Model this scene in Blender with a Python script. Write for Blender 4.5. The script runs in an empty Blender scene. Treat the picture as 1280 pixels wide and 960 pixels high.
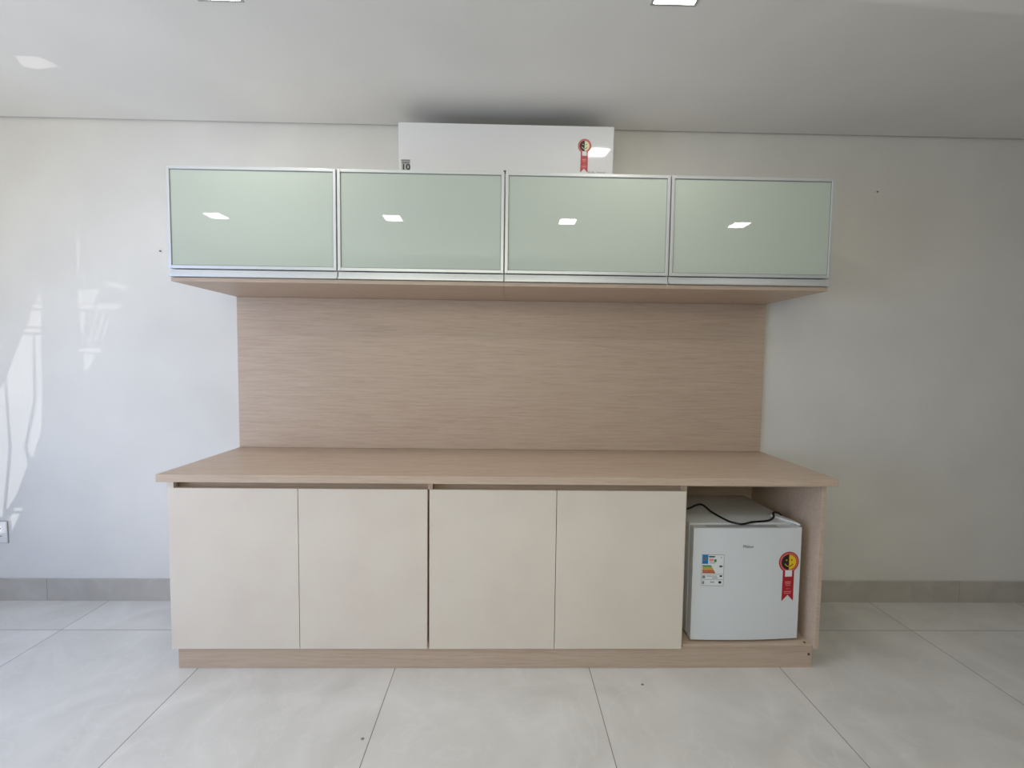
import bpy, bmesh, math, random
from mathutils import Vector, Matrix, Euler

S = bpy.context.scene
C = S.collection
PI = math.pi

# ------------------------------------------------------------------ camera
CAM = (0.007, -2.296, 1.3099)
YAW, PITCH, ROLL = -0.0182, -0.0527, -0.0122
cam = bpy.data.objects.new('camera', bpy.data.cameras.new('camera'))
C.objects.link(cam)
cam.data.sensor_width = 36.0
cam.data.lens = 538.28 / 1280 * 36.0
cam.data.clip_start = 0.02
_rz = Matrix.Rotation(YAW, 3, 'Z'); _rx = Matrix.Rotation(PITCH, 3, 'X'); _ry = Matrix.Rotation(ROLL, 3, 'Y')
_R = _rz @ _rx @ _ry
_m = Matrix((( _R[0][0], _R[0][2], -_R[0][1]), (_R[1][0], _R[1][2], -_R[1][1]), (_R[2][0], _R[2][2], -_R[2][1])))
cam.matrix_world = Matrix.Translation(CAM) @ _m.to_4x4()
S.camera = cam

# ------------------------------------------------------------------ view, world, daylight
S.view_settings.view_transform = 'Standard'
S.view_settings.look = 'None'
S.view_settings.gamma = 1.0
S.view_settings.use_curve_mapping = False
S.view_settings.exposure = 0.0
S.cycles.use_denoising = True
S.cycles.max_bounces = 12
S.cycles.diffuse_bounces = 8
S.cycles.use_light_tree = False

W = bpy.data.worlds.new('daylight_sky'); S.world = W; W.use_nodes = True
W.node_tree.nodes['Background'].inputs[0].default_value = (0.62, 0.78, 1.0, 1)
W.node_tree.nodes['Background'].inputs[1].default_value = 0.1

ZC = 2.512            # ceiling height
XL, XR, YF = -3.25, 5.6, -3.9    # room extents (back wall is y = 0)
DOOR_Y0, DOOR_Y1, DOOR_Z = -3.5, -1.1, 2.2    # glazed opening in the left wall

def area_lamp(name, loc, target, sx, sy, power, col, spread=PI):
    d = bpy.data.lights.new(name, 'AREA'); d.shape = 'RECTANGLE'; d.size = sx; d.size_y = sy
    d.energy = power; d.color = col; d.spread = spread
    o = bpy.data.objects.new(name, d); C.objects.link(o); o.location = loc
    o.rotation_euler = (Vector(target) - Vector(loc)).to_track_quat('-Z', 'Y').to_euler()
    return o
# sky seen through the opening (comes down from outside) and light thrown up by the sunny terrace
area_lamp('sky_light', (-3.2, -2.3, 1.25), (-2.4, -2.3, 0.65), 2.3, 1.9, 38, (0.22, 0.44, 1.0))
area_lamp('terrace_bounce', (-3.2, -2.3, 1.0), (-2.4, -2.3, 1.75), 2.3, 1.8, 44, (0.94, 0.945, 0.94))
# added area lamp brightening the centre; its unseen front window is placed for this
FW_X0, FW_X1, FW_Z0, FW_Z = -1.7, 0.8, 1.55, 2.36
area_lamp('front_fill', (-0.45, -3.85, 1.96), (-0.45, 0.0, 1.3), 2.4, 0.78, 25, (1.0, 1.0, 0.76))
# added low spot for the sun glint, thrown through a mask cut to shape
GLINT = Vector((-5.6, -1.3, -0.6))
_d = bpy.data.lights.new('sun_glint_spot', 'SPOT'); _d.energy = 300; _d.color = (1.0, 0.98, 0.95)
_d.shadow_soft_size = 0.006; _d.spot_size = math.radians(50); _d.spot_blend = 0.1
_o = bpy.data.objects.new('sun_glint_spot', _d); C.objects.link(_o); _o.location = GLINT
_o.rotation_euler = (Vector((-3.25, -0.42, 0.9)) - GLINT).to_track_quat('-Z', 'Y').to_euler()

# ------------------------------------------------------------------ materials
def lin(h):
    h = h.lstrip('#'); o = []
    for i in (0, 2, 4):
        c = int(h[i:i+2], 16) / 255
        o.append(c / 12.92 if c <= 0.04045 else ((c + 0.055) / 1.055) ** 2.4)
    return (*o, 1)

def mat(name, col, rough=0.5, metal=0.0, spec=0.5, coat=0.0):
    m = bpy.data.materials.new(name); m.use_nodes = True
    b = m.node_tree.nodes['Principled BSDF']
    b.inputs['Base Color'].default_value = lin(col) if isinstance(col, str) else (*col, 1)
    b.inputs['Roughness'].default_value = rough
    b.inputs['Metallic'].default_value = metal
    b.inputs['Specular IOR Level'].default_value = spec
    b.inputs['Coat Weight'].default_value = coat
    return m

def nd(m, t, **kw):
    n = m.node_tree.nodes.new(t)
    for k, v in kw.items():
        if k.startswith('i_'): n.inputs[int(k[2:])].default_value = v
        else: setattr(n, k, v)
    return n

def noise_mat(name, c1, c2, scale, rough=0.5, stretch=(1, 1, 1), detail=4, lo=0.35, hi=0.65, bump=0.0, spec=0.5, distort=0.0):
    m = mat(name, c1, rough, spec=spec); L = m.node_tree.links
    b = m.node_tree.nodes['Principled BSDF']
    tc = nd(m, 'ShaderNodeTexCoord'); mp = nd(m, 'ShaderNodeMapping')
    mp.inputs['Scale'].default_value = stretch
    nz = nd(m, 'ShaderNodeTexNoise'); nz.inputs['Scale'].default_value = scale; nz.inputs['Detail'].default_value = detail
    nz.inputs['Distortion'].default_value = distort
    r = nd(m, 'ShaderNodeValToRGB')
    r.color_ramp.elements[0].position = lo; r.color_ramp.elements[1].position = hi
    r.color_ramp.elements[0].color = lin(c1); r.color_ramp.elements[1].color = lin(c2)
    L.new(tc.outputs['Object'], mp.inputs[0]); L.new(mp.outputs[0], nz.inputs['Vector'])
    L.new(nz.outputs[0], r.inputs[0]); L.new(r.outputs[0], b.inputs['Base Color'])
    if bump:
        bp = nd(m, 'ShaderNodeBump'); bp.inputs['Strength'].default_value = bump; bp.inputs['Distance'].default_value = 0.002
        L.new(nz.outputs[0], bp.inputs['Height']); L.new(bp.outputs[0], b.inputs['Normal'])
    return m

def wood_mat(name, dark, mid, light):
    """pale oak laminate: fine grain running along x, with broad soft bands"""
    m = mat(name, mid, 0.42, spec=0.35); L = m.node_tree.links
    b = m.node_tree.nodes['Principled BSDF']
    tc = nd(m, 'ShaderNodeTexCoord')
    def nz(sc, scale, det, dist):
        mp = nd(m, 'ShaderNodeMapping'); mp.inputs['Scale'].default_value = sc
        n = nd(m, 'ShaderNodeTexNoise'); n.inputs['Scale'].default_value = scale
        n.inputs['Detail'].default_value = det; n.inputs['Distortion'].default_value = dist
        L.new(tc.outputs['Object'], mp.inputs[0]); L.new(mp.outputs[0], n.inputs['Vector']); return n
    a = nz((1.6, 22, 34), 3.2, 5, 0.5); f = nz((4.0, 60, 90), 4.0, 3, 0.3)
    mx = nd(m, 'ShaderNodeMix'); mx.inputs[0].default_value = 0.42
    L.new(a.outputs[0], mx.inputs[2]); L.new(f.outputs[0], mx.inputs[3])
    r = nd(m, 'ShaderNodeValToRGB'); e = r.color_ramp.elements
    e[0].position = 0.36; e[0].color = lin(dark); e[1].position = 0.64; e[1].color = lin(light)
    k = e.new(0.5); k.color = lin(mid)
    L.new(mx.outputs[0], r.inputs[0]); L.new(r.outputs[0], b.inputs['Base Color'])
    return m

M = {}
M['wall'] = noise_mat('painted_wall', '#dcdad7', '#e1dfdc', 3.0, 0.75, spec=0.25)
M['ceiling'] = noise_mat('painted_ceiling', '#dfddd9', '#e4e2de', 2.0, 0.85, spec=0.2)
M['wood'] = wood_mat('pale_oak_laminate', '#b7a190', '#c0ac9a', '#c6b3a2')
M['cream'] = noise_mat('cream_lacquer', '#dacfc4', '#ddd4c8', 6, 0.38, spec=0.35)
M['white_board'] = mat('white_melamine', '#dcdad6', 0.5)
M['dark_void'] = mat('shadow_gap_board', '#4a3d33', 0.7)
M['aluminium'] = mat('brushed_aluminium', '#cdd0d1', 0.38, 0.5)
M['glass'] = mat('pale_green_lacquered_glass', '#b3bcb2', 0.02, spec=0.5)
M['gasket'] = mat('grey_gasket', '#7c7f80', 0.6)
M['ac_white'] = mat('glossy_white_plastic', '#dfdfe1', 0.06, spec=0.5)
M['ac_matte'] = mat('white_plastic', '#d8d8d8', 0.4)
M['fridge'] = mat('white_enamel', '#d9dee2', 0.28, spec=0.5)
M['recess_grey'] = mat('light_grey_plastic', '#b4b8bb', 0.4)
M['fridge_edge'] = mat('white_enamel_trim', '#e2e5e8', 0.25)
M['black'] = mat('black_rubber', '#0b0b0b', 0.4)
M['ink'] = mat('black_ink', '#1b1b1b', 0.5)
M['grey_ink'] = mat('grey_ink', '#85888b', 0.5)
M['sticker_silver'] = mat('silver_sticker', '#a9abab', 0.3, 0.2)
M['paper'] = mat('white_paper', '#dfe3e5', 0.5)
M['red'] = mat('red_ribbon_print', '#ac0f22', 0.4)
M['pink'] = mat('pale_red_print', '#e58d88', 0.4)
M['yellow'] = mat('yellow_print', '#e9c11c', 0.4)
M['pale_yellow'] = mat('pale_yellow_print', '#e0d9a8', 0.4)
M['blue'] = mat('blue_print', '#0b76b8', 0.4)
M['green'] = mat('green_print', '#3d8a4c', 0.4)
M['lime'] = mat('lime_print', '#a4ae3a', 0.4)
M['orange'] = mat('orange_print', '#e0973c', 0.4)
M['brown'] = mat('rust_print', '#b5562f', 0.4)
M['chrome'] = mat('chrome_letters', '#8c9094', 0.25, 0.8)
M['outlet'] = mat('white_outlet_plastic', '#e6e6e6', 0.3)
M['grey_plastic'] = mat('grey_plastic', '#8b8c90', 0.4)
M['screw'] = mat('dark_steel', '#6b665e', 0.4, 0.4)
M['cap'] = mat('brown_screw_cap', '#5d4a3a', 0.6)
M['base'] = noise_mat('grey_stone_skirting', '#aea9a2', '#bfbab3', 7, 0.35, detail=8, lo=0.3, hi=0.7, distort=1.0)
M['lamp_frame'] = mat('light_grey_metal', '#a6a7a5', 0.4)
M['trim'] = mat('white_metal_trim', '#d7d7d5', 0.4)
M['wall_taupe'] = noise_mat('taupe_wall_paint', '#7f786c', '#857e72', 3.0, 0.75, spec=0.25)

def emit(name, col, st):
    m = bpy.data.materials.new(name); m.use_nodes = True
    t = m.node_tree; t.nodes.clear()
    e = t.nodes.new('ShaderNodeEmission'); o = t.nodes.new('ShaderNodeOutputMaterial')
    e.inputs[0].default_value = (*col, 1); e.inputs[1].default_value = st
    t.links.new(e.outputs[0], o.inputs[0]); return m
M['led'] = emit('led_diffuser', (1.0, 0.96, 0.90), 64.0)

def floor_mat():
    m = mat('polished_porcelain_tiles', '#c9c7c2', 0.16, spec=0.5); L = m.node_tree.links
    b = m.node_tree.nodes['Principled BSDF']
    tc = nd(m, 'ShaderNodeTexCoord'); sp = nd(m, 'ShaderNodeSeparateXYZ'); L.new(tc.outputs['Object'], sp.inputs[0])
    T = 0.8283
    def mth(op, a, bb=None):
        n = nd(m, 'ShaderNodeMath', operation=op)
        for i, v in enumerate((a, bb)):
            if v is None: continue
            if isinstance(v, (int, float)): n.inputs[i].default_value = v
            else: L.new(v, n.inputs[i])
        return n.outputs[0]
    def cell(s, off): return mth('DIVIDE', mth('ADD', s, off), T)
    cx, cy = cell(sp.outputs[0], 1.2716 + 10 * T), cell(sp.outputs[1], 0.262 + 20 * T)
    def gap(c, w):
        f = mth('FRACT', c); d = mth('MINIMUM', f, mth('SUBTRACT', 1.0, f)); return mth('LESS_THAN', d, w / T / 2)
    g = mth('MAXIMUM', gap(cx, 0.0026), gap(cy, 0.0026))
    # every tile has its own cloudy veining
    cid = nd(m, 'ShaderNodeCombineXYZ'); L.new(mth('FLOOR', cx), cid.inputs[0]); L.new(mth('FLOOR', cy), cid.inputs[1])
    wn = nd(m, 'ShaderNodeTexWhiteNoise'); L.new(cid.outputs[0], wn.inputs['Vector'])
    va = nd(m, 'ShaderNodeVectorMath', operation='MULTIPLY_ADD'); L.new(wn.outputs['Color'], va.inputs[0])
    va.inputs[1].default_value = (9, 9, 9); L.new(tc.outputs['Object'], va.inputs[2])
    n1 = nd(m, 'ShaderNodeTexNoise'); n1.inputs['Scale'].default_value = 3.2; n1.inputs['Detail'].default_value = 6; n1.inputs['Distortion'].default_value = 1.2
    L.new(va.outputs[0], n1.inputs['Vector'])
    r = nd(m, 'ShaderNodeValToRGB'); e = r.color_ramp.elements
    e[0].position = 0.3; e[0].color = lin('#cbc9c5'); e[1].position = 0.72; e[1].color = lin('#dcdad7')
    k = e.new(0.5); k.color = lin('#d3d1cd')
    L.new(n1.outputs[0], r.inputs[0])
    n2 = nd(m, 'ShaderNodeTexNoise'); n2.inputs['Scale'].default_value = 2.1; n2.inputs['Detail'].default_value = 9; n2.inputs['Distortion'].default_value = 2.5
    L.new(va.outputs[0], n2.inputs['Vector'])
    v = mth('ABSOLUTE', mth('SUBTRACT', n2.outputs[0], 0.5))
    vr = nd(m, 'ShaderNodeMapRange'); vr.inputs[1].default_value = 0.0; vr.inputs[2].default_value = 0.018
    vr.inputs[3].default_value = 0.22; vr.inputs[4].default_value = 0.0; L.new(v, vr.inputs[0])
    mv = nd(m, 'ShaderNodeMix', data_type='RGBA'); L.new(vr.outputs[0], mv.inputs[0]); L.new(r.outputs[0], mv.inputs[6]); mv.inputs[7].default_value = lin('#e4e2df')
    mg = nd(m, 'ShaderNodeMix', data_type='RGBA'); L.new(g, mg.inputs[0]); L.new(mv.outputs[2], mg.inputs[6]); mg.inputs[7].default_value = lin('#5c5a57')
    L.new(mg.outputs[2], b.inputs['Base Color'])
    rr = mth('MULTIPLY_ADD', g, 0.5); b.inputs['Roughness'].default_value = 0.16
    nn = m.node_tree.nodes[rr.node.name]; nn.inputs[2].default_value = 0.16; L.new(rr, b.inputs['Roughness'])
    return m
M['floor'] = floor_mat()

# ------------------------------------------------------------------ mesh helpers
def B(): return bmesh.new()

def bx(bm, x0, x1, y0, y1, z0, z1, bev=0.0, seg=2, mi=0):
    r = bmesh.ops.create_cube(bm, size=1.0)
    vs = r['verts']
    for v in vs:
        v.co = Vector(((x0 + x1) / 2 + v.co.x * (x1 - x0), (y0 + y1) / 2 + v.co.y * (y1 - y0), (z0 + z1) / 2 + v.co.z * (z1 - z0)))
    fs = list({f for v in vs for f in v.link_faces})
    for f in fs: f.material_index = mi
    if bev:
        es = list({e for v in vs for e in v.link_edges})
        q = bmesh.ops.bevel(bm, geom=es, offset=bev, segments=seg, profile=0.5, affect='EDGES')
        for f in q['faces']: f.material_index = mi
    return bm

def prism(bm, pts, axis, a0, a1, mi=0):
    """closed outline pts (2D) extruded along axis ('x': pts=(y,z); 'y': pts=(x,z); 'z': pts=(x,y))"""
    def P(p, a):
        return {'x': (a, p[0], p[1]), 'y': (p[0], a, p[1]), 'z': (p[0], p[1], a)}[axis]
    n = len(pts)
    lo = [bm.verts.new(P(p, a0)) for p in pts]; hi = [bm.verts.new(P(p, a1)) for p in pts]
    fs = [bm.faces.new(lo), bm.faces.new(hi[::-1])]
    for i in range(n):
        fs.append(bm.faces.new((lo[i], hi[i], hi[(i + 1) % n], lo[(i + 1) % n])))
    for f in fs: f.material_index = mi
    return fs

def disc(bm, cx, cz, r, y0, y1, n=32, mi=0):
    prism(bm, [(cx + r * math.cos(2 * PI * i / n), cz + r * math.sin(2 * PI * i / n)) for i in range(n)], 'y', y0, y1, mi)

def arc_pts(cx, cz, r, a0, a1, n=20):
    return [(cx + r * math.cos(a0 + (a1 - a0) * i / n), cz + r * math.sin(a0 + (a1 - a0) * i / n)) for i in range(n + 1)]

def tube(bm, path, r, n=10):
    """smooth tube along points"""
    P = [Vector(p) for p in path]; Q = []
    for i in range(len(P) - 1):
        p0, p1, p2, p3 = P[max(i - 1, 0)], P[i], P[i + 1], P[min(i + 2, len(P) - 1)]
        for k in range(8):
            t = k / 8
            Q.append(0.5 * ((2 * p1) + (p2 - p0) * t + (2 * p0 - 5 * p1 + 4 * p2 - p3) * t * t + (3 * p1 - p0 - 3 * p2 + p3) * t ** 3))
    Q.append(P[-1]); rings = []
    for i, p in enumerate(Q):
        d = (Q[min(i + 1, len(Q) - 1)] - Q[max(i - 1, 0)]).normalized()
        u = d.cross(Vector((0, 0, 1)))
        if u.length < 1e-3: u = d.cross(Vector((0, 1, 0)))
        u.normalize(); w = d.cross(u)
        rings.append([bm.verts.new(p + r * (math.cos(2 * PI * k / n) * u + math.sin(2 * PI * k / n) * w)) for k in range(n)])
    for a, b in zip(rings, rings[1:]):
        for k in range(n): bm.faces.new((a[k], a[(k + 1) % n], b[(k + 1) % n], b[k]))
    bm.faces.new(rings[0][::-1]); bm.faces.new(rings[-1])

def obj(name, bm, mats, parent=None, smooth=False):
    bmesh.ops.recalc_face_normals(bm, faces=bm.faces)
    me = bpy.data.meshes.new(name); bm.to_mesh(me); bm.free()
    for m in (mats if isinstance(mats, (list, tuple)) else [mats]): me.materials.append(m)
    if smooth:
        for p in me.polygons: p.use_smooth = True
        try: me.set_sharp_from_angle(angle=math.radians(35))
        except Exception: pass
    o = bpy.data.objects.new(name, me); C.objects.link(o)
    if parent: o.parent = parent
    return o

def text_mesh(bm, s, size, x, z, y, mi=0, depth=0.0006, align='CENTER', squash=1.0, bold=0.0):
    """adds upright lettering facing -y to bm"""
    cu = bpy.data.curves.new('letters', 'FONT'); cu.body = s; cu.size = size; cu.extrude = depth / 2; cu.align_x = align; cu.align_y = 'CENTER'; cu.offset = bold
    t = bpy.data.objects.new('letters', cu); C.objects.link(t)
    bpy.context.view_layer.update()
    me = bpy.data.meshes.new_from_object(t.evaluated_get(bpy.context.evaluated_depsgraph_get()))
    bpy.data.objects.remove(t); bpy.data.curves.remove(cu)
    me.transform(Matrix.Translation((x, y, z)) @ Matrix.Rotation(PI / 2, 4, 'X') @ Matrix.Diagonal((squash, 1, 1, 1)))
    n0 = len(bm.faces); bm.from_mesh(me); bpy.data.meshes.remove(me)
    bm.faces.ensure_lookup_table()
    for f in bm.faces[n0:]: f.material_index = mi

def tag(o, label, cat, group=None):
    o['label'] = label; o['category'] = cat
    if group: o['group'] = group
    return o

def thing(name, label, cat, loc=(0, 0, 0), rz=0.0, group=None):
    o = bpy.data.objects.new(name, None); C.objects.link(o); o.empty_display_size = 0.1
    o.location = loc; o.rotation_euler = (0, 0, rz)
    return tag(o, label, cat, group)

def struct(name, bm, m):
    o = obj(name, bm, m); o['kind'] = 'structure'; return o

def dup(root, loc, label):
    r = root.copy(); C.objects.link(r); r.location = loc; r['label'] = label
    for ch in list(root.children):
        c = ch.copy(); C.objects.link(c); c.parent = r
        for g in list(ch.children):
            d = g.copy(); C.objects.link(d); d.parent = c
    return r

# ------------------------------------------------------------------ room shell
bm = B(); bx(bm, XL - 0.15, XR + 0.15, YF - 0.15, 0.15, -0.1, 0.0); struct('floor', bm, M['floor'])
bm = B(); bx(bm, XL - 0.15, XR + 0.15, 0.0, 0.15, 0.0, ZC + 0.15); struct('wall_back', bm, M['wall'])
# plasterboard ceiling with a shadow joint along the back wall
bm = B(); bx(bm, XL - 0.15, XR + 0.15, YF - 0.15, -0.012, ZC, ZC + 0.02); bx(bm, XL - 0.15, XR + 0.15, YF - 0.15, 0.0, ZC + 0.04, ZC + 0.15)
bx(bm, XL - 0.15, XR + 0.15, YF - 0.15, -0.1, ZC + 0.02, ZC + 0.04)
struct('ceiling', bm, M['ceiling'])
bm = B(); bx(bm, XR, XR + 0.15, YF, 0.0, 0.0, ZC); struct('wall_right', bm, M['wall_taupe'])
bm = B(); bx(bm, XL - 0.15, FW_X0, YF - 0.15, YF, 0.0, ZC); bx(bm, FW_X1, XR + 0.15, YF - 0.15, YF, 0.0, ZC); bx(bm, FW_X0, FW_X1, YF - 0.15, YF, FW_Z, ZC); bx(bm, FW_X0, FW_X1, YF - 0.15, YF, 0.0, FW_Z0)
struct('wall_front', bm, M['wall_taupe'])
bm = B()
for i in range(3):
    x = FW_X0 + 0.02 + (FW_X1 - FW_X0 - 0.04) * i / 2; bx(bm, x - 0.02, x + 0.02, YF - 0.1, YF - 0.05, FW_Z0, FW_Z)
bx(bm, FW_X0, FW_X1, YF - 0.1, YF - 0.05, FW_Z - 0.05, FW_Z)
struct('added_front_window', bm, M['trim'])  # unseen window added to go with the front fill lamp
# left wall: wide glazed opening, and an added slot by the back corner for the patch mask
SW_Y0, SW_Y1, SW_Z0, SW_Z1 = -0.95, -0.12, 0.12, 2.3
bm = B()
bx(bm, XL - 0.15, XL, YF, DOOR_Y0, 0, ZC); bx(bm, XL - 0.15, XL, DOOR_Y0, DOOR_Y1, DOOR_Z, ZC)
bx(bm, XL - 0.15, XL, DOOR_Y1, SW_Y0, 0, ZC); bx(bm, XL - 0.15, XL, SW_Y1, 0, 0, ZC)
bx(bm, XL - 0.15, XL, SW_Y0, SW_Y1, 0, SW_Z0); bx(bm, XL - 0.15, XL, SW_Y0, SW_Y1, SW_Z1, ZC)
struct('wall_left', bm, M['wall'])
bm = B()
for y in (DOOR_Y0 + 0.02, (DOOR_Y0 + DOOR_Y1) / 2, DOOR_Y1 - 0.02): bx(bm, XL - 0.1, XL - 0.04, y - 0.02, y + 0.02, 0, DOOR_Z)
bx(bm, XL - 0.1, XL - 0.04, DOOR_Y0, DOOR_Y1, DOOR_Z - 0.05, DOOR_Z)
struct('door_1', bm, M['trim'])
# unseen mask added to shape the sun patches, its holes projected back from them
def hole(T):
    T = Vector(T); s = (XL - 0.05 - GLINT.x) / (T.x - GLINT.x); P = GLINT + (T - GLINT) * s
    return (P.y, P.z)
sun_patches = [  # outlines of the light patches wanted on back wall and ceiling
    [(-2.402, 0, 1.647), (-2.389, 0, 1.585), (-2.425, 0, 1.585)],
    [(-2.442, 0, 1.576), (-2.389, 0, 1.577), (-2.390, 0, 1.556), (-2.447, 0, 1.556)],
    [(-2.452, 0, 1.543), (-2.395, 0, 1.544), (-2.398, 0, 1.461), (-2.476, 0, 1.460)],
    [(-2.489, 0, 1.448), (-2.403, 0, 1.449), (-2.404, 0, 1.432), (-2.498, 0, 1.431)],
    [(-2.437, 0, 1.415), (-2.404, 0, 1.416), (-2.407, 0, 1.182), (-2.423, 0, 0.908), (-2.484, 0, 0.758), (-2.505, 0, 0.822), (-2.444, 0, 1.077)],
    [(-2.503, 0, 1.414), (-2.445, 0, 1.415), (-2.457, 0, 1.076), (-2.518, 0, 0.822), (-2.501, 0, 0.736), (-2.567, 0, 0.573), (-2.630, 0, 0.477), (-2.584, 0, 0.821), (-2.594, 0, 1.201)],
    [(-2.604, 0, 1.176), (-2.596, 0, 0.821), (-2.647, 0, 0.456), (-2.751, 0, 0.390), (-2.720, 0, 0.989)],
    [(-2.588, 0, 0.500), (-2.537, 0, 0.504), (-2.546, 0, 0.484), (-2.590, 0, 0.484)],
    [(-2.597, 0, 0.469), (-2.555, 0, 0.469), (-2.611, 0, 0.356), (-2.665, 0, 0.260), (-2.699, 0, 0.260), (-2.659, 0, 0.391)],
    [(-2.211, 0, 1.650), (-2.092, 0, 1.660), (-2.124, 0, 1.585), (-2.209, 0, 1.584)],
    [(-2.058, 0, 1.693), (-1.993, 0, 1.690), (-1.949, 0, 1.666), (-1.970, 0, 1.641), (-1.986, 0, 1.665), (-2.059, 0, 1.672)],
    [(-2.218, 0, 1.575), (-2.124, 0, 1.577), (-2.129, 0, 1.556), (-2.198, 0, 1.555)],
    [(-2.112, 0, 1.581), (-1.985, 0, 1.583), (-1.994, 0, 1.558), (-2.117, 0, 1.556)],
    [(-2.203, 0, 1.543), (-2.170, 0, 1.539), (-2.183, 0, 1.435), (-2.203, 0, 1.435)],
    [(-2.121, 0, 1.544), (-2.105, 0, 1.544), (-2.156, 0, 1.373), (-2.169, 0, 1.373)],
    [(-2.080, 0, 1.544), (-2.064, 0, 1.545), (-2.119, 0, 1.395), (-2.135, 0, 1.394)],
    [(-2.043, 0, 1.545), (-2.027, 0, 1.545), (-2.090, 0, 1.395), (-2.102, 0, 1.395)],
    [(-2.215, 0, 1.343), (-2.178, 0, 1.356), (-2.096, 0, 1.349), (-2.092, 0, 1.332), (-2.216, 0, 1.331)],
    [(-2.195, 0, 1.319), (-2.130, 0, 1.319), (-2.162, 0, 1.239), (-2.194, 0, 1.239)],
    [(-2.209, 0, 1.907), (-2.184, 0, 1.907), (-2.190, 0, 1.765), (-2.206, 0, 1.764)],
    [(-2.200, 0, 2.029), (-2.192, 0, 2.029), (-2.192, 0, 1.915), (-2.200, 0, 1.915)],
    [(-1.974, -0.462, ZC), (-1.877, -0.461, ZC), (-1.851, -0.405, ZC), (-1.971, -0.381, ZC), (-2.014, -0.399, ZC)],
]
bm = B()
es = []
def loop(pts):
    vs = [bm.verts.new((XL - 0.05, p[0], p[1])) for p in pts]
    for i in range(len(vs)): es.append(bm.edges.new((vs[i], vs[(i + 1) % len(vs)])))
loop([(SW_Y0, SW_Z0), (SW_Y1, SW_Z0), (SW_Y1, SW_Z1), (SW_Y0, SW_Z1)])
for g in sun_patches: loop([hole(p) for p in g])
bmesh.ops.triangle_fill(bm, edges=es, use_beauty=True, use_dissolve=False)
r = bmesh.ops.extrude_face_region(bm, geom=list(bm.faces))
for v in r['geom']:
    if isinstance(v, bmesh.types.BMVert): v.co.x -= 0.004
struct('sun_patch_mask', bm, M['trim'])
# stone skirting along the back wall, in tile lengths
bm = B()
x = XL
while x < XR:
    bx(bm, x, min(x + 0.826, XR), -0.013, 0.0, 0.0, 0.118); x += 0.8283
struct('baseboard_back', bm, M['base'])

# ------------------------------------------------------------------ base cabinets
YD = -0.540         # front of the doors
YB = -0.522         # back of the doors / front of the carcasses
X0, XA, XB, X1 = -1.363, -0.2925, 0.765, 1.363
ZP, ZT = 0.095, 0.8085
ZDT = 0.777
plinth = B(); bx(plinth, -1.3525, 1.352, -0.52, -0.02, 0.0, ZP - 0.0005, 0.0012, 1)
p = obj('plinth', plinth, M['wood'])
tag(p, 'long low pale oak plinth on the floor under the base cabinets', 'plinth')
for px_, pz in ((1.337, 0.06),):
    b = B(); disc(b, px_, pz, 0.0055, -0.5215, -0.5195, 16); obj('screw_cap', b, M['cap'], p)

def door_unit(name, label, xa, xb, end_left, d0, dm, d1):
    t = thing(name, label, 'cabinet', ((xa + xb) / 2, 0, ZP)); ox = (xa + xb) / 2
    th = 0.018
    b = B()                                             # carcass: floor, back, sides, shelf
    bx(b, xa + 0.0005 - ox, xb - 0.0005 - ox, YB + 0.001, -0.02, 0.0, th)
    bx(b, xa + 0.0005 - ox, xb - 0.0005 - ox, -0.03, -0.02, th, ZT - ZP)
    bx(b, xb - 0.009 - ox, xb - 0.0005 - ox, YB + 0.001, -0.03, th, ZT - ZP)
    if end_left: bx(b, xb - 0.009 - ox, xb - 0.0005 - ox, YD + 0.001, YB + 0.001, ZDT + 0.001 - ZP, ZT - ZP)
    if not end_left:
        bx(b, xa + 0.0005 - ox, xa + 0.009 - ox, YB + 0.001, -0.03, th, ZT - ZP)
        bx(b, xa + 0.0005 - ox, xa + 0.009 - ox, YD + 0.001, YB + 0.001, ZDT + 0.001 - ZP, ZT - ZP)
    bx(b, xa + 0.02 - ox, xb - 0.01 - ox, -0.50, -0.03, 0.34, 0.34 + th)
    obj('carcass', b, M['wood'], t)
    if end_left:
        b = B(); bx(b, xa - ox, xa + 0.018 - ox, YB, -0.02, 0.019, ZT - ZP)
        bx(b, xa - ox, xa + 0.026 - ox, YD, YB, ZDT + 0.0004 - ZP, ZT - ZP)
        e = obj('end_panel', b, M['cream'], t); e['label'] = 'cream end panel'
    b = B(); bx(b, xa + (0.019 if end_left else 0.0095) - ox, xb - 0.0095 - ox, -0.502, -0.484, ZDT - 0.06 - ZP, ZT - ZP - 0.0005)
    obj('finger_rail', b, M['wood'], t)
    for a, c in ((d0, dm - 0.0012), (dm + 0.0012, d1)):
        b = B(); bx(b, a - ox, c - ox, YD, YB, 0.002, ZDT - ZP, 0.0009, 2)
        d = obj('door', b, M['cream'], t); d['label'] = 'cream lacquered door'
    return t
door_unit('double_door_cabinet', 'cream double-door base cabinet at the left end, oak worktop on it', X0, XA, True, -1.363, -0.8349, -0.3045)
door_unit('double_door_cabinet', 'cream double-door base cabinet right beside the open fridge niche', XA, XB, False, -0.2955, 0.2311, 0.7725)

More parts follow.
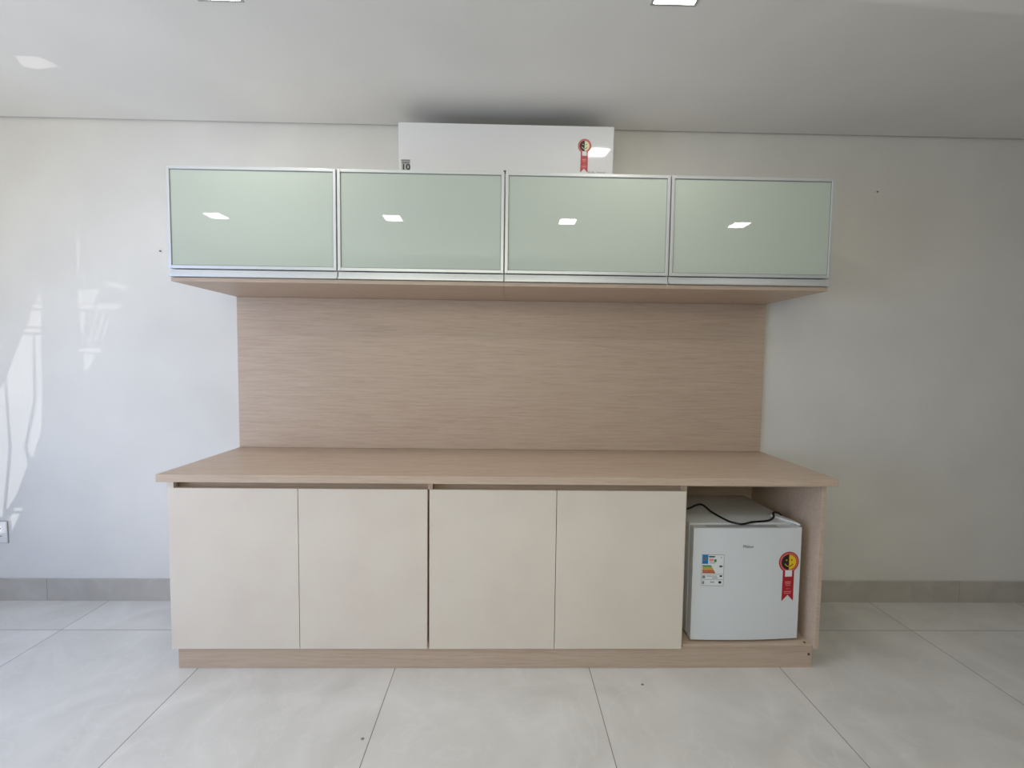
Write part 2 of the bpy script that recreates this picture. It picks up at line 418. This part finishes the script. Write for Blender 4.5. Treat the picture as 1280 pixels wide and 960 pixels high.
t = thing('open_niche_cabinet', 'open pale oak cabinet niche housing the small white fridge', 'cabinet', ((XB + X1) / 2, 0, ZP)); ox = (XB + X1) / 2
b = B(); bx(b, XB + 0.0005 - ox, XB + 0.018 - ox, -0.5213, -0.02, 0.0, ZT - ZP, 0.0006, 1); obj('side_panel', b, M['wood'], t)
b = B(); bx(b, X1 - 0.018 - ox, X1 - ox, -0.540, -0.02, 0.0, ZT - ZP, 0.0006, 1); obj('side_panel', b, M['wood'], t)
b = B(); bx(b, XB + 0.0185 - ox, X1 - 0.0185 - ox, -0.526, -0.02, 0.0, 0.012, 0.0006, 1); obj('bottom_panel', b, M['wood'], t)
b = B(); bx(b, XB + 0.0185 - ox, X1 - 0.0185 - ox, -0.036, -0.02, 0.0125, ZT - ZP); obj('rear_panel', b, M['wood'], t)
b = B(); bx(b, XB + 0.0185 - ox, X1 - 0.0185 - ox, -0.056, -0.037, ZT - ZP - 0.07, ZT - ZP); obj('top_rail', b, M['wood'], t)
b = B(); bx(b, XB + 0.0185 - ox, X1 - 0.0185 - ox, -0.532, -0.46, ZT - ZP - 0.012, ZT - ZP); obj('top_rail', b, M['wood'], t)
b = B(); prism(b, [(1.322 - ox + 0.005 * math.cos(i * PI / 6), -0.512 + 0.005 * math.sin(i * PI / 6)) for i in range(12)], 'z', 0.0115, 0.0135); obj('screw_cap', b, M['cap'], t)

# ------------------------------------------------------------------ worktop and back panel
b = B(); bx(b, -1.386, 1.391, -0.568, -0.0008, 0.809, 0.840, 0.0012, 2)
tag(obj('worktop', b, M['wood']), 'long pale oak worktop lying across the base cabinets', 'worktop')
b = B(); bx(b, -1.386, 1.391, -0.018, -0.0008, 0.8405, 1.6265, 0.0008, 1)
tag(obj('back_panel', b, M['wood']), 'large pale oak panel on the wall between worktop and wall cabinets', 'panel')

# ------------------------------------------------------------------ wall cabinets
UX = [-1.388, -0.6935, 0.001, 0.6955, 1.390]
ZU0, ZU1 = 1.627, 2.092
uw = UX[1] - UX[0]; hw = uw / 2 - 0.0004
def wall_cabinet(cx, label):
    t = thing('wall_cabinet', label, 'cabinet', (cx, 0, ZU0), 0, 'wall cabinets with glass flap doors')
    H = ZU1 - ZU0
    b = B()
    bx(b, -hw, -hw + 0.016, -0.447, -0.001, 0.0165, H - 0.001); bx(b, hw - 0.016, hw, -0.447, -0.001, 0.0165, H - 0.001)
    bx(b, -hw, hw, -0.449, -0.001, H - 0.016, H + 0.001); bx(b, -hw + 0.016, hw - 0.016, -0.012, -0.001, 0.0165, H - 0.016)
    obj('carcass', b, M['white_board'], t)
    b = B(); bx(b, -hw, hw, -0.455, -0.001, 0.0, 0.016, 0.0006, 1); q = obj('bottom_panel', b, M['wood'], t); q['label'] = 'pale oak underside'
    # flap door: aluminium frame, inset glass, pull profile below
    z0, z1 = 0.051, H; fw = 0.0125; dw = hw - 0.0022
    b = B()
    def mitre(o0, o1):
        pass
    bx(b, -dw, -dw + fw, -0.470, -0.450, z0, z1, 0.001, 2); bx(b, dw - fw, dw, -0.470, -0.450, z0, z1, 0.001, 2)
    bx(b, -dw + fw, dw - fw, -0.470, -0.450, z1 - fw, z1, 0.001, 2); bx(b, -dw + fw, dw - fw, -0.470, -0.450, z0, z0 + fw, 0.001, 2)
    d = obj('door', b, M['aluminium'], t)
    b = B(); bx(b, -dw + fw - 0.003, dw - fw + 0.003, -0.4660, -0.4600, z0 + fw - 0.003, z1 - fw + 0.003)
    g = obj('glass_panel', b, M['glass'], d); g['label'] = 'pale green glossy glass'
    b = B()
    gk = 0.0022
    for (xa, xb, za, zb) in ((-dw + fw, -dw + fw + gk, z0 + fw, z1 - fw), (dw - fw - gk, dw - fw, z0 + fw, z1 - fw),
                             (-dw + fw + gk, dw - fw - gk, z1 - fw - gk, z1 - fw), (-dw + fw + gk, dw - fw - gk, z0 + fw, z0 + fw + gk)):
        bx(b, xa, xb, -0.4675, -0.4661, za, zb)
    obj('gasket', b, M['gasket'], d)
    b = B(); prism(b, [(-0.450, 0.0475), (-0.4600, 0.0475), (-0.4625, 0.024), (-0.4725, 0.0235), (-0.4725, 0.0175), (-0.450, 0.0175)], 'x', -dw, dw)
    obj('pull_rail', b, M['aluminium'], d)
    return t
w0 = wall_cabinet((UX[0] + UX[1]) / 2, 'green glass wall cabinet at the far left of the row, nearest the sunlit wall')
for i, l in ((1, "green glass wall cabinet second from left, under the air conditioner's small silver badge"),
             (2, 'green glass wall cabinet third from left, below the red ribbon sticker of the air conditioner'),
             (3, 'green glass wall cabinet at the right end of the row, above the fridge niche')):
    dup(w0, ((UX[i] + UX[i + 1]) / 2, 0, ZU0), l)
b = B(); bx(b, -0.006, 0.006, -0.462, -0.442, ZU1 + 0.0012, ZU1 + 0.011, 0.002, 2); bx(b, 0.012, 0.03, -0.456, -0.444, ZU1 + 0.0012, ZU1 + 0.006, 0.001, 1)
tag(obj('joint_clip', b, M['screw']), 'tiny dark clip on top of the wall cabinets at the middle joint', 'clip')

# ------------------------------------------------------------------ seal sticker (ribbon with a round two-tone face)
def seal(name, parent, cx, zc, R, ztail, wt, y, face, w_scale=1.0):
    """round red ring, half black half yellow smiling disc, swallow-tailed red ribbon; faces -y"""
    mats = [M['red'], M['ink'], face, M['paper'], M['pink'], M['brown']]
    b = B()
    h = wt / 2
    prism(b, [(cx - h, zc - R * 0.7), (cx + h, zc - R * 0.7), (cx + h * 1.04, ztail), (cx, ztail + h * 1.05), (cx - h * 1.04, ztail)], 'y', y - 0.0006, y, 0)
    disc(b, cx, zc, R, y - 0.0008, y, 40, 0)
    n = 40                                                # thin pale ring inside the red one
    for i in range(n):
        a0, a1 = 2 * PI * i / n, 2 * PI * (i + 0.6) / n
        prism(b, [(cx + R * 0.90 * math.cos(a0), zc + R * 0.90 * math.sin(a0)), (cx + R * 0.90 * math.cos(a1), zc + R * 0.90 * math.sin(a1)),
                  (cx + R * 0.78 * math.cos(a1), zc + R * 0.78 * math.sin(a1)), (cx + R * 0.78 * math.cos(a0), zc + R * 0.78 * math.sin(a0))], 'y', y - 0.0011, y - 0.0008, 4)
    r2 = R * 0.72
    prism(b, arc_pts(cx, zc, r2, PI / 2, 3 * PI / 2), 'y', y - 0.0012, y - 0.0008, 1)
    prism(b, arc_pts(cx, zc, r2, -PI / 2, PI / 2), 'y', y - 0.0012, y - 0.0008, 2)
    for sx, m in ((-1, 2), (1, 1)):                        # eyes
        disc(b, cx + sx * r2 * 0.36, zc + r2 * 0.28, r2 * 0.10, y - 0.0015, y - 0.0012, 12, m)
    for a0, a1, m in ((PI * 1.5, PI * 1.86, 1), (PI * 1.14, PI * 1.5, 2)):   # smile
        o_, i_ = arc_pts(cx, zc + r2 * 0.05, r2 * 0.66, a0, a1, 10), arc_pts(cx, zc + r2 * 0.05, r2 * 0.56, a0, a1, 10)
        for k in range(10): prism(b, [o_[k], o_[k + 1], i_[k + 1], i_[k]], 'y', y - 0.0015, y - 0.0012, m)
    # pale printed square and print lines on the ribbon
    q = zc - R * 0.78
    prism(b, [(cx - h * 0.62, q), (cx + h * 0.62, q), (cx + h * 0.62, q - R * 0.62), (cx - h * 0.62, q - R * 0.62)], 'y', y - 0.0013, y - 0.0006, 3)
    L = (q - R * 0.62) - ztail
    for f, ww, hh in ((0.20, 0.55, 0.05), (0.28, 0.5, 0.03), (0.35, 0.45, 0.025), (0.49, 0.32, 0.02), (0.60, 0.7, 0.035), (0.67, 0.62, 0.03)):
        z = q - R * 0.62 - L * f
        k = 6
        for i in range(k):
            xa = cx - h * ww + 2 * h * ww * i / k
            prism(b, [(xa, z), (xa + 2 * h * ww / k * 0.72, z), (xa + 2 * h * ww / k * 0.72, z - L * hh), (xa, z - L * hh)], 'y', y - 0.0009, y - 0.0006, 4)
    return obj(name, b, mats, parent)

# ------------------------------------------------------------------ air conditioner
AX0, AX1 = -0.503, 0.513; aw = (AX1 - AX0) / 2
ZA = 2.122; TILT = 0.075
ac = thing('air_conditioner', 'white split air conditioner on the wall above the middle wall cabinets', 'air conditioner', ((AX0 + AX1) / 2, 0, ZA))
b = B()
prism(b, [(0.0, 0.01), (-0.08, 0.0), (-0.145, 0.018), (-0.172, 0.06), (-0.186, 0.29), (-0.17, 0.2965), (0.0, 0.2965)], 'x', -aw + 0.006, aw - 0.006)
bmesh.ops.bevel(b, geom=list(b.edges), offset=0.004, segments=2, affect='EDGES')
obj('body', b, M['ac_matte'], ac, True)
b = B()                                                   # front panel: gently curved, rounded corners
prof = []
N = 14
zs = [0.03 + (0.299 - 0.03) * i / N for i in range(N + 1)]
def yf(z): return -0.1885 - TILT * (z - 0.03)
outer = [(yf(z), z) for z in zs]
inner = [(yf(z) + 0.014, z) for z in reversed(zs)]
prism(b, outer + inner, 'x', -aw, aw)
b.verts.ensure_lookup_table()
es = [e for e in b.edges if abs(e.verts[0].co.x - e.verts[1].co.x) < 1e-6 and e.calc_face_angle(0) > 1.2]
es += [e for e in b.edges if abs(e.verts[0].co.x - e.verts[1].co.x) > 0.1 and e.calc_face_angle(0) > 1.0]
bmesh.ops.bevel(b, geom=es, offset=0.005, segments=3, profile=0.5, affect='EDGES')
fp = obj('front_panel', b, M['ac_white'], ac)
b = B(); prism(b, [(-0.150, 0.012), (-0.186, 0.030), (-0.1825, 0.034), (-0.147, 0.016)], 'x', -aw + 0.05, aw - 0.05); obj('louver', b, M['ac_matte'], ac)
b = B()
for i in range(16): bx(b, -aw + 0.05, aw - 0.05, -0.165 + i * 0.0095, -0.161 + i * 0.0095, 0.2966, 0.2995)
obj('intake_grille', b, M['gasket'], ac)
acx = (AX0 + AX1) / 2
# stickers lie on the sloping front panel: build flat facing -y at panel-local coordinates, then lean them with the panel
def lean(o, z):
    a = math.atan(TILT)
    Mx = Matrix.Translation((0, yf(z) - 0.0004, z)) @ Matrix.Rotation(a, 4, 'X') @ Matrix.Translation((0, 0, -z))
    o.data.transform(Mx)
zs_ = 2.332 - ZA
s = seal('energy_seal_sticker', fp, 0.376 - acx, 2.334 - ZA, 0.0315, 2.2145 - ZA, 0.034, 0.0, M['pale_yellow'])
lean(s, zs_); s['label'] = 'red ribbon seal sticker'
b = B()
bx(b, -0.492 - acx, -0.450 - acx, -0.0004, 0, 2.190 - ZA, 2.257 - ZA, mi=0)
bx(b, -0.492 - acx, -0.450 - acx, -0.0006, -0.0004, 2.248 - ZA, 2.257 - ZA, mi=1)
for i in range(6): bx(b, -0.487 - acx + i * 0.0055, -0.483 - acx + i * 0.0055, -0.0007, -0.0004, 2.2395 - ZA, 2.2445 - ZA, mi=2)
text_mesh(b, '10', 0.035, -0.4705 - acx, 2.2225 - ZA, -0.0006, 2, squash=1.2, bold=0.0009)
s = obj('badge_sticker', b, [M['sticker_silver'], M['grey_ink'], M['ink']], fp); lean(s, 2.22 - ZA); s['label'] = 'small silver badge reading 10'
b = B(); text_mesh(b, 'DUAL  Inverter', 0.0135, 0.437 - acx, 2.2165 - ZA, 0.0, 0)
s = obj('lettering', b, M['grey_ink'], fp); lean(s, 2.2165 - ZA)

# ------------------------------------------------------------------ mini fridge
FW, FH = 0.474, 0.506
fr = thing('mini_fridge', 'small white mini fridge with red ribbon sticker, inside the open niche', 'fridge', (1.0565, -0.295, 0.1075), 0.022)
hwf = FW / 2
b = B(); bx(b, -hwf, hwf, -0.166, 0.225, 0.012, FH + 0.001, 0.004, 3); obj('body', b, M['fridge'], fr, True)
b = B(); bx(b, -hwf + 0.008, hwf - 0.008, -0.174, -0.1662, 0.022, FH - 0.008); obj('door_gasket', b, M['gasket'], fr)
b = B()                                                  # slightly bowed door with rounded edges
nx = 16
pts = []
for i in range(nx + 1):
    u = -1 + 2 * i / nx; pts.append((u * hwf, -0.207 - 0.008 * (1 - u * u)))
prism(b, pts + [(hwf, -0.1745), (-hwf, -0.1745)], 'z', 0.010, FH - 0.004)
es = [e for e in b.edges if e.calc_face_angle(0) > 1.0]
bmesh.ops.bevel(b, geom=es, offset=0.006, segments=3, profile=0.5, affect='EDGES')
fd = obj('door', b, M['fridge'], fr, True)
def yd(x): u = x / hwf; return -0.207 - 0.008 * (1 - u * u)
b = B(); bx(b, -hwf + 0.06, hwf - 0.1, -0.206, -0.178, FH - 0.0045, FH - 0.0025, 0.0008, 1); obj('top_handle_recess', b, M['recess_grey'], fd)
b = B(); prism(b, [(hwf - 0.062, -0.085), (hwf - 0.004, -0.205), (hwf - 0.002, -0.16), (hwf - 0.03, -0.06)], 'z', FH + 0.0012, FH + 0.009)
bmesh.ops.bevel(b, geom=list(b.edges), offset=0.002, segments=2, affect='EDGES')
h = obj('hinge_cover', b, M['fridge_edge'], fr, True)
for sx in (-1, 1):
    for y in (-0.15, 0.2):
        b = B(); prism(b, [(sx * (hwf - 0.035) + 0.014 * math.cos(i * PI / 8), y + 0.014 * math.sin(i * PI / 8)) for i in range(16)], 'z', 0.0, 0.0125)
        obj('foot', b, M['black'], fr)
xo = 1.052
def wrap(o):                                              # press a sticker built at y = 0 onto the bowed door
    for v in o.data.vertices: v.co.y += yd(max(-hwf, min(hwf, v.co.x))) - 0.0004
b = B(); text_mesh(b, 'Philco', 0.0165, -0.002, 0.530 - 0.1075, -0.0002, 0, 0.001, squash=1.15); o = obj('brand_lettering', b, M['chrome'], fd); wrap(o)
b = B()
x0, x1, z0, z1 = -0.2005, -0.104, 0.250, 0.3875
bx(b, x0, x1, -0.0003, 0, z0, z1, mi=0)
def pr(xa, xb, za, zb, m):                                # position in fractions of the label
    w, hh = x1 - x0, z1 - z0
    bx(b, x0 + xa * w, x0 + xb * w, -0.0006, -0.0003, z1 - zb * hh, z1 - za * hh, mi=m)
for f in ((0, 1, 0, 0.012), (0, 1, 0.988, 1), (0, 0.012, 0, 1), (0.988, 1, 0, 1), (0.02, 0.98, 0.625, 0.635), (0.02, 0.98, 0.79, 0.80)): pr(*f, 2)
pr(0.03, 0.29, 0.01, 0.30, 1); pr(0.08, 0.22, 0.09, 0.2, 8)
pr(0.32, 0.58, 0.05, 0.09, 3); pr(0.34, 0.52, 0.13, 0.22, 9); pr(0.55, 0.66, 0.15, 0.24, 4); pr(0.34, 0.6, 0.26, 0.28, 2)
for k, (ln, m) in enumerate(((0.40, 4), (0.44, 5), (0.48, 6), (0.52, 7), (0.56, 7))):
    w, hh = x1 - x0, z1 - z0
    za = z1 - (0.345 + k * 0.052) * hh; zb = za - 0.046 * hh
    prism(b, [(x0 + 0.05 * w, za), (x0 + (ln + 0.03) * w, za), (x0 + (ln + 0.07) * w, zb), (x0 + 0.05 * w, zb)], 'y', -0.0006, -0.0003, m)
pr(0.80, 0.93, 0.35, 0.40, 3); pr(0.84, 0.89, 0.08, 0.11, 2)
for f in ((0.05, 0.18, 0.67, 0.76), (0.05, 0.14, 0.85, 0.95)): pr(*f, 2)
for i in range(7): pr(0.25 + i * 0.065, 0.295 + i * 0.065, 0.675, 0.70, 2)
for f in ((0.82, 0.93, 0.66, 0.71), (0.78, 0.9, 0.85, 0.92)): pr(*f, 3)
for i in range(4): pr(0.5 + i * 0.06, 0.54 + i * 0.06, 0.73, 0.76, 2)
for i in range(3): pr(0.42 + i * 0.06, 0.46 + i * 0.06, 0.86, 0.9, 2)
o = obj('energy_label', b, [M['paper'], M['blue'], M['grey_ink'], M['ink'], M['green'], M['lime'], M['orange'], M['brown'], M['chrome'], M['pink']], fd)
o['label'] = 'white energy label with coloured bars'; wrap(o)
o = seal('energy_seal_sticker', fd, 0.1835, 0.459 - 0.1075, 0.0455, 0.287 - 0.1075, 0.051, 0.0, M['yellow'])
o['label'] = 'red ribbon seal sticker'; wrap(o)
b = B()
zt = FH + 0.0055
tube(b, [(-0.21, 0.02, zt), (-0.17, 0.005, zt), (-0.075, 0.068, zt), (-0.075, -0.045, zt), (-0.062, -0.145, zt), (-0.045, -0.175, zt),
         (-0.015, -0.190, zt), (0.04, -0.168, zt), (0.12, -0.152, zt), (0.165, -0.125, zt + 0.006), (0.19, -0.085, zt + 0.012), (0.222, -0.075, zt + 0.006),
         (0.242, -0.06, zt - 0.03), (0.246, 0.05, zt - 0.2), (0.24, 0.236, zt - 0.38), (0.2, 0.238, zt - 0.42)], 0.0042)
o = obj('power_cord', b, M['black'], fr, True); o['label'] = 'black power cord'

# ------------------------------------------------------------------ ceiling lights
def ceiling_light(x, y, label):
    t = thing('ceiling_light', label, 'ceiling light', (x, y, ZC), 0, 'square ceiling lights')
    b = B(); s0, s1 = 0.068, 0.077
    for (xa, xb, ya, yb) in ((-s1, s1, -s1, -s0), (-s1, s1, s0, s1), (-s1, -s0, -s0, s0), (s0, s1, -s0, s0)):
        bx(b, xa, xb, ya, yb, -0.003, 0.0, 0.0008, 1)
    obj('frame', b, M['lamp_frame'], t)
    b = B(); bx(b, -s0 + 0.001, s0 - 0.001, -s0 + 0.001, s0 - 0.001, -0.002, 0.0); obj('diffuser', b, M['led'], t)
    return t
l0 = ceiling_light(-0.962, -0.835, 'square lit ceiling light over the second wall cabinet, cut by the frame at left')
for x, y, l in ((0.560, -0.868, 'square lit ceiling light cut by the frame, right of the air conditioner'),
                (-2.452, -2.40, 'square ceiling light mirrored in the far left glass door'),
                (-0.953, -2.375, 'square ceiling light mirrored in the second glass door from left'),
                (0.535, -2.385, 'square ceiling light mirrored in the third glass door from left'),
                (2.025, -2.395, 'square ceiling light mirrored in the right end glass door')):
    dup(l0, (x, y, ZC), l)

# ------------------------------------------------------------------ small things
t = thing('wall_outlet', 'white wall socket plate low on the wall at the left edge', 'socket', (-2.663, 0, 0.313))
b = B(); bx(b, -0.038, 0.038, -0.009, 0.0, 0.0, 0.115, 0.003, 3); obj('cover_plate', b, M['outlet'], t, True)
b = B(); bx(b, -0.040, 0.040, -0.004, 0.0, -0.002, 0.117, 0.001, 1); obj('back_frame', b, M['grey_plastic'], t)
for z in (0.078, 0.037):
    b = B()
    prism(b, [(-0.020, z), (-0.013, z + 0.013), (0.013, z + 0.013), (0.020, z), (0.013, z - 0.013), (-0.013, z - 0.013)], 'y', -0.0098, -0.0085, 0)
    for dx in (-0.0095, 0, 0.0095): disc(b, dx, z, 0.0028, -0.0106, -0.0097, 12, 1)
    obj('socket', b, [M['outlet'], M['ink']], t)
for x, z, l in ((-1.779, 1.857, 'tiny dark screw in the wall left of the wall cabinets'), (1.968, 2.228, 'tiny dark screw high on the wall right of the wall cabinets')):
    b = B(); disc(b, x, z, 0.0028, -0.005, 0.0, 12); disc(b, x, z, 0.0042, -0.0062, -0.005, 12)
    tag(obj('wall_screw', b, M['screw']), l, 'screw')
for x, y, r, l in ((0.584, -0.618, 0.0045, 'tiny dark crumb on the floor tiles in front of the plinth'), (-0.469, -0.866, 0.005, 'tiny grey chip of debris on the floor near a tile joint')):
    b = B(); bmesh.ops.create_icosphere(b, subdivisions=2, radius=r)
    rnd = random.Random(7)
    for v in b.verts: v.co = Vector((v.co.x * 1.2, v.co.y * rnd.uniform(.8, 1.1), max(v.co.z * 0.45, -r * 0.3))) + Vector((x, y, r * 0.3))
    tag(obj('floor_crumb', b, M['cap' if x > 0 else 'gasket']), l, 'crumb')
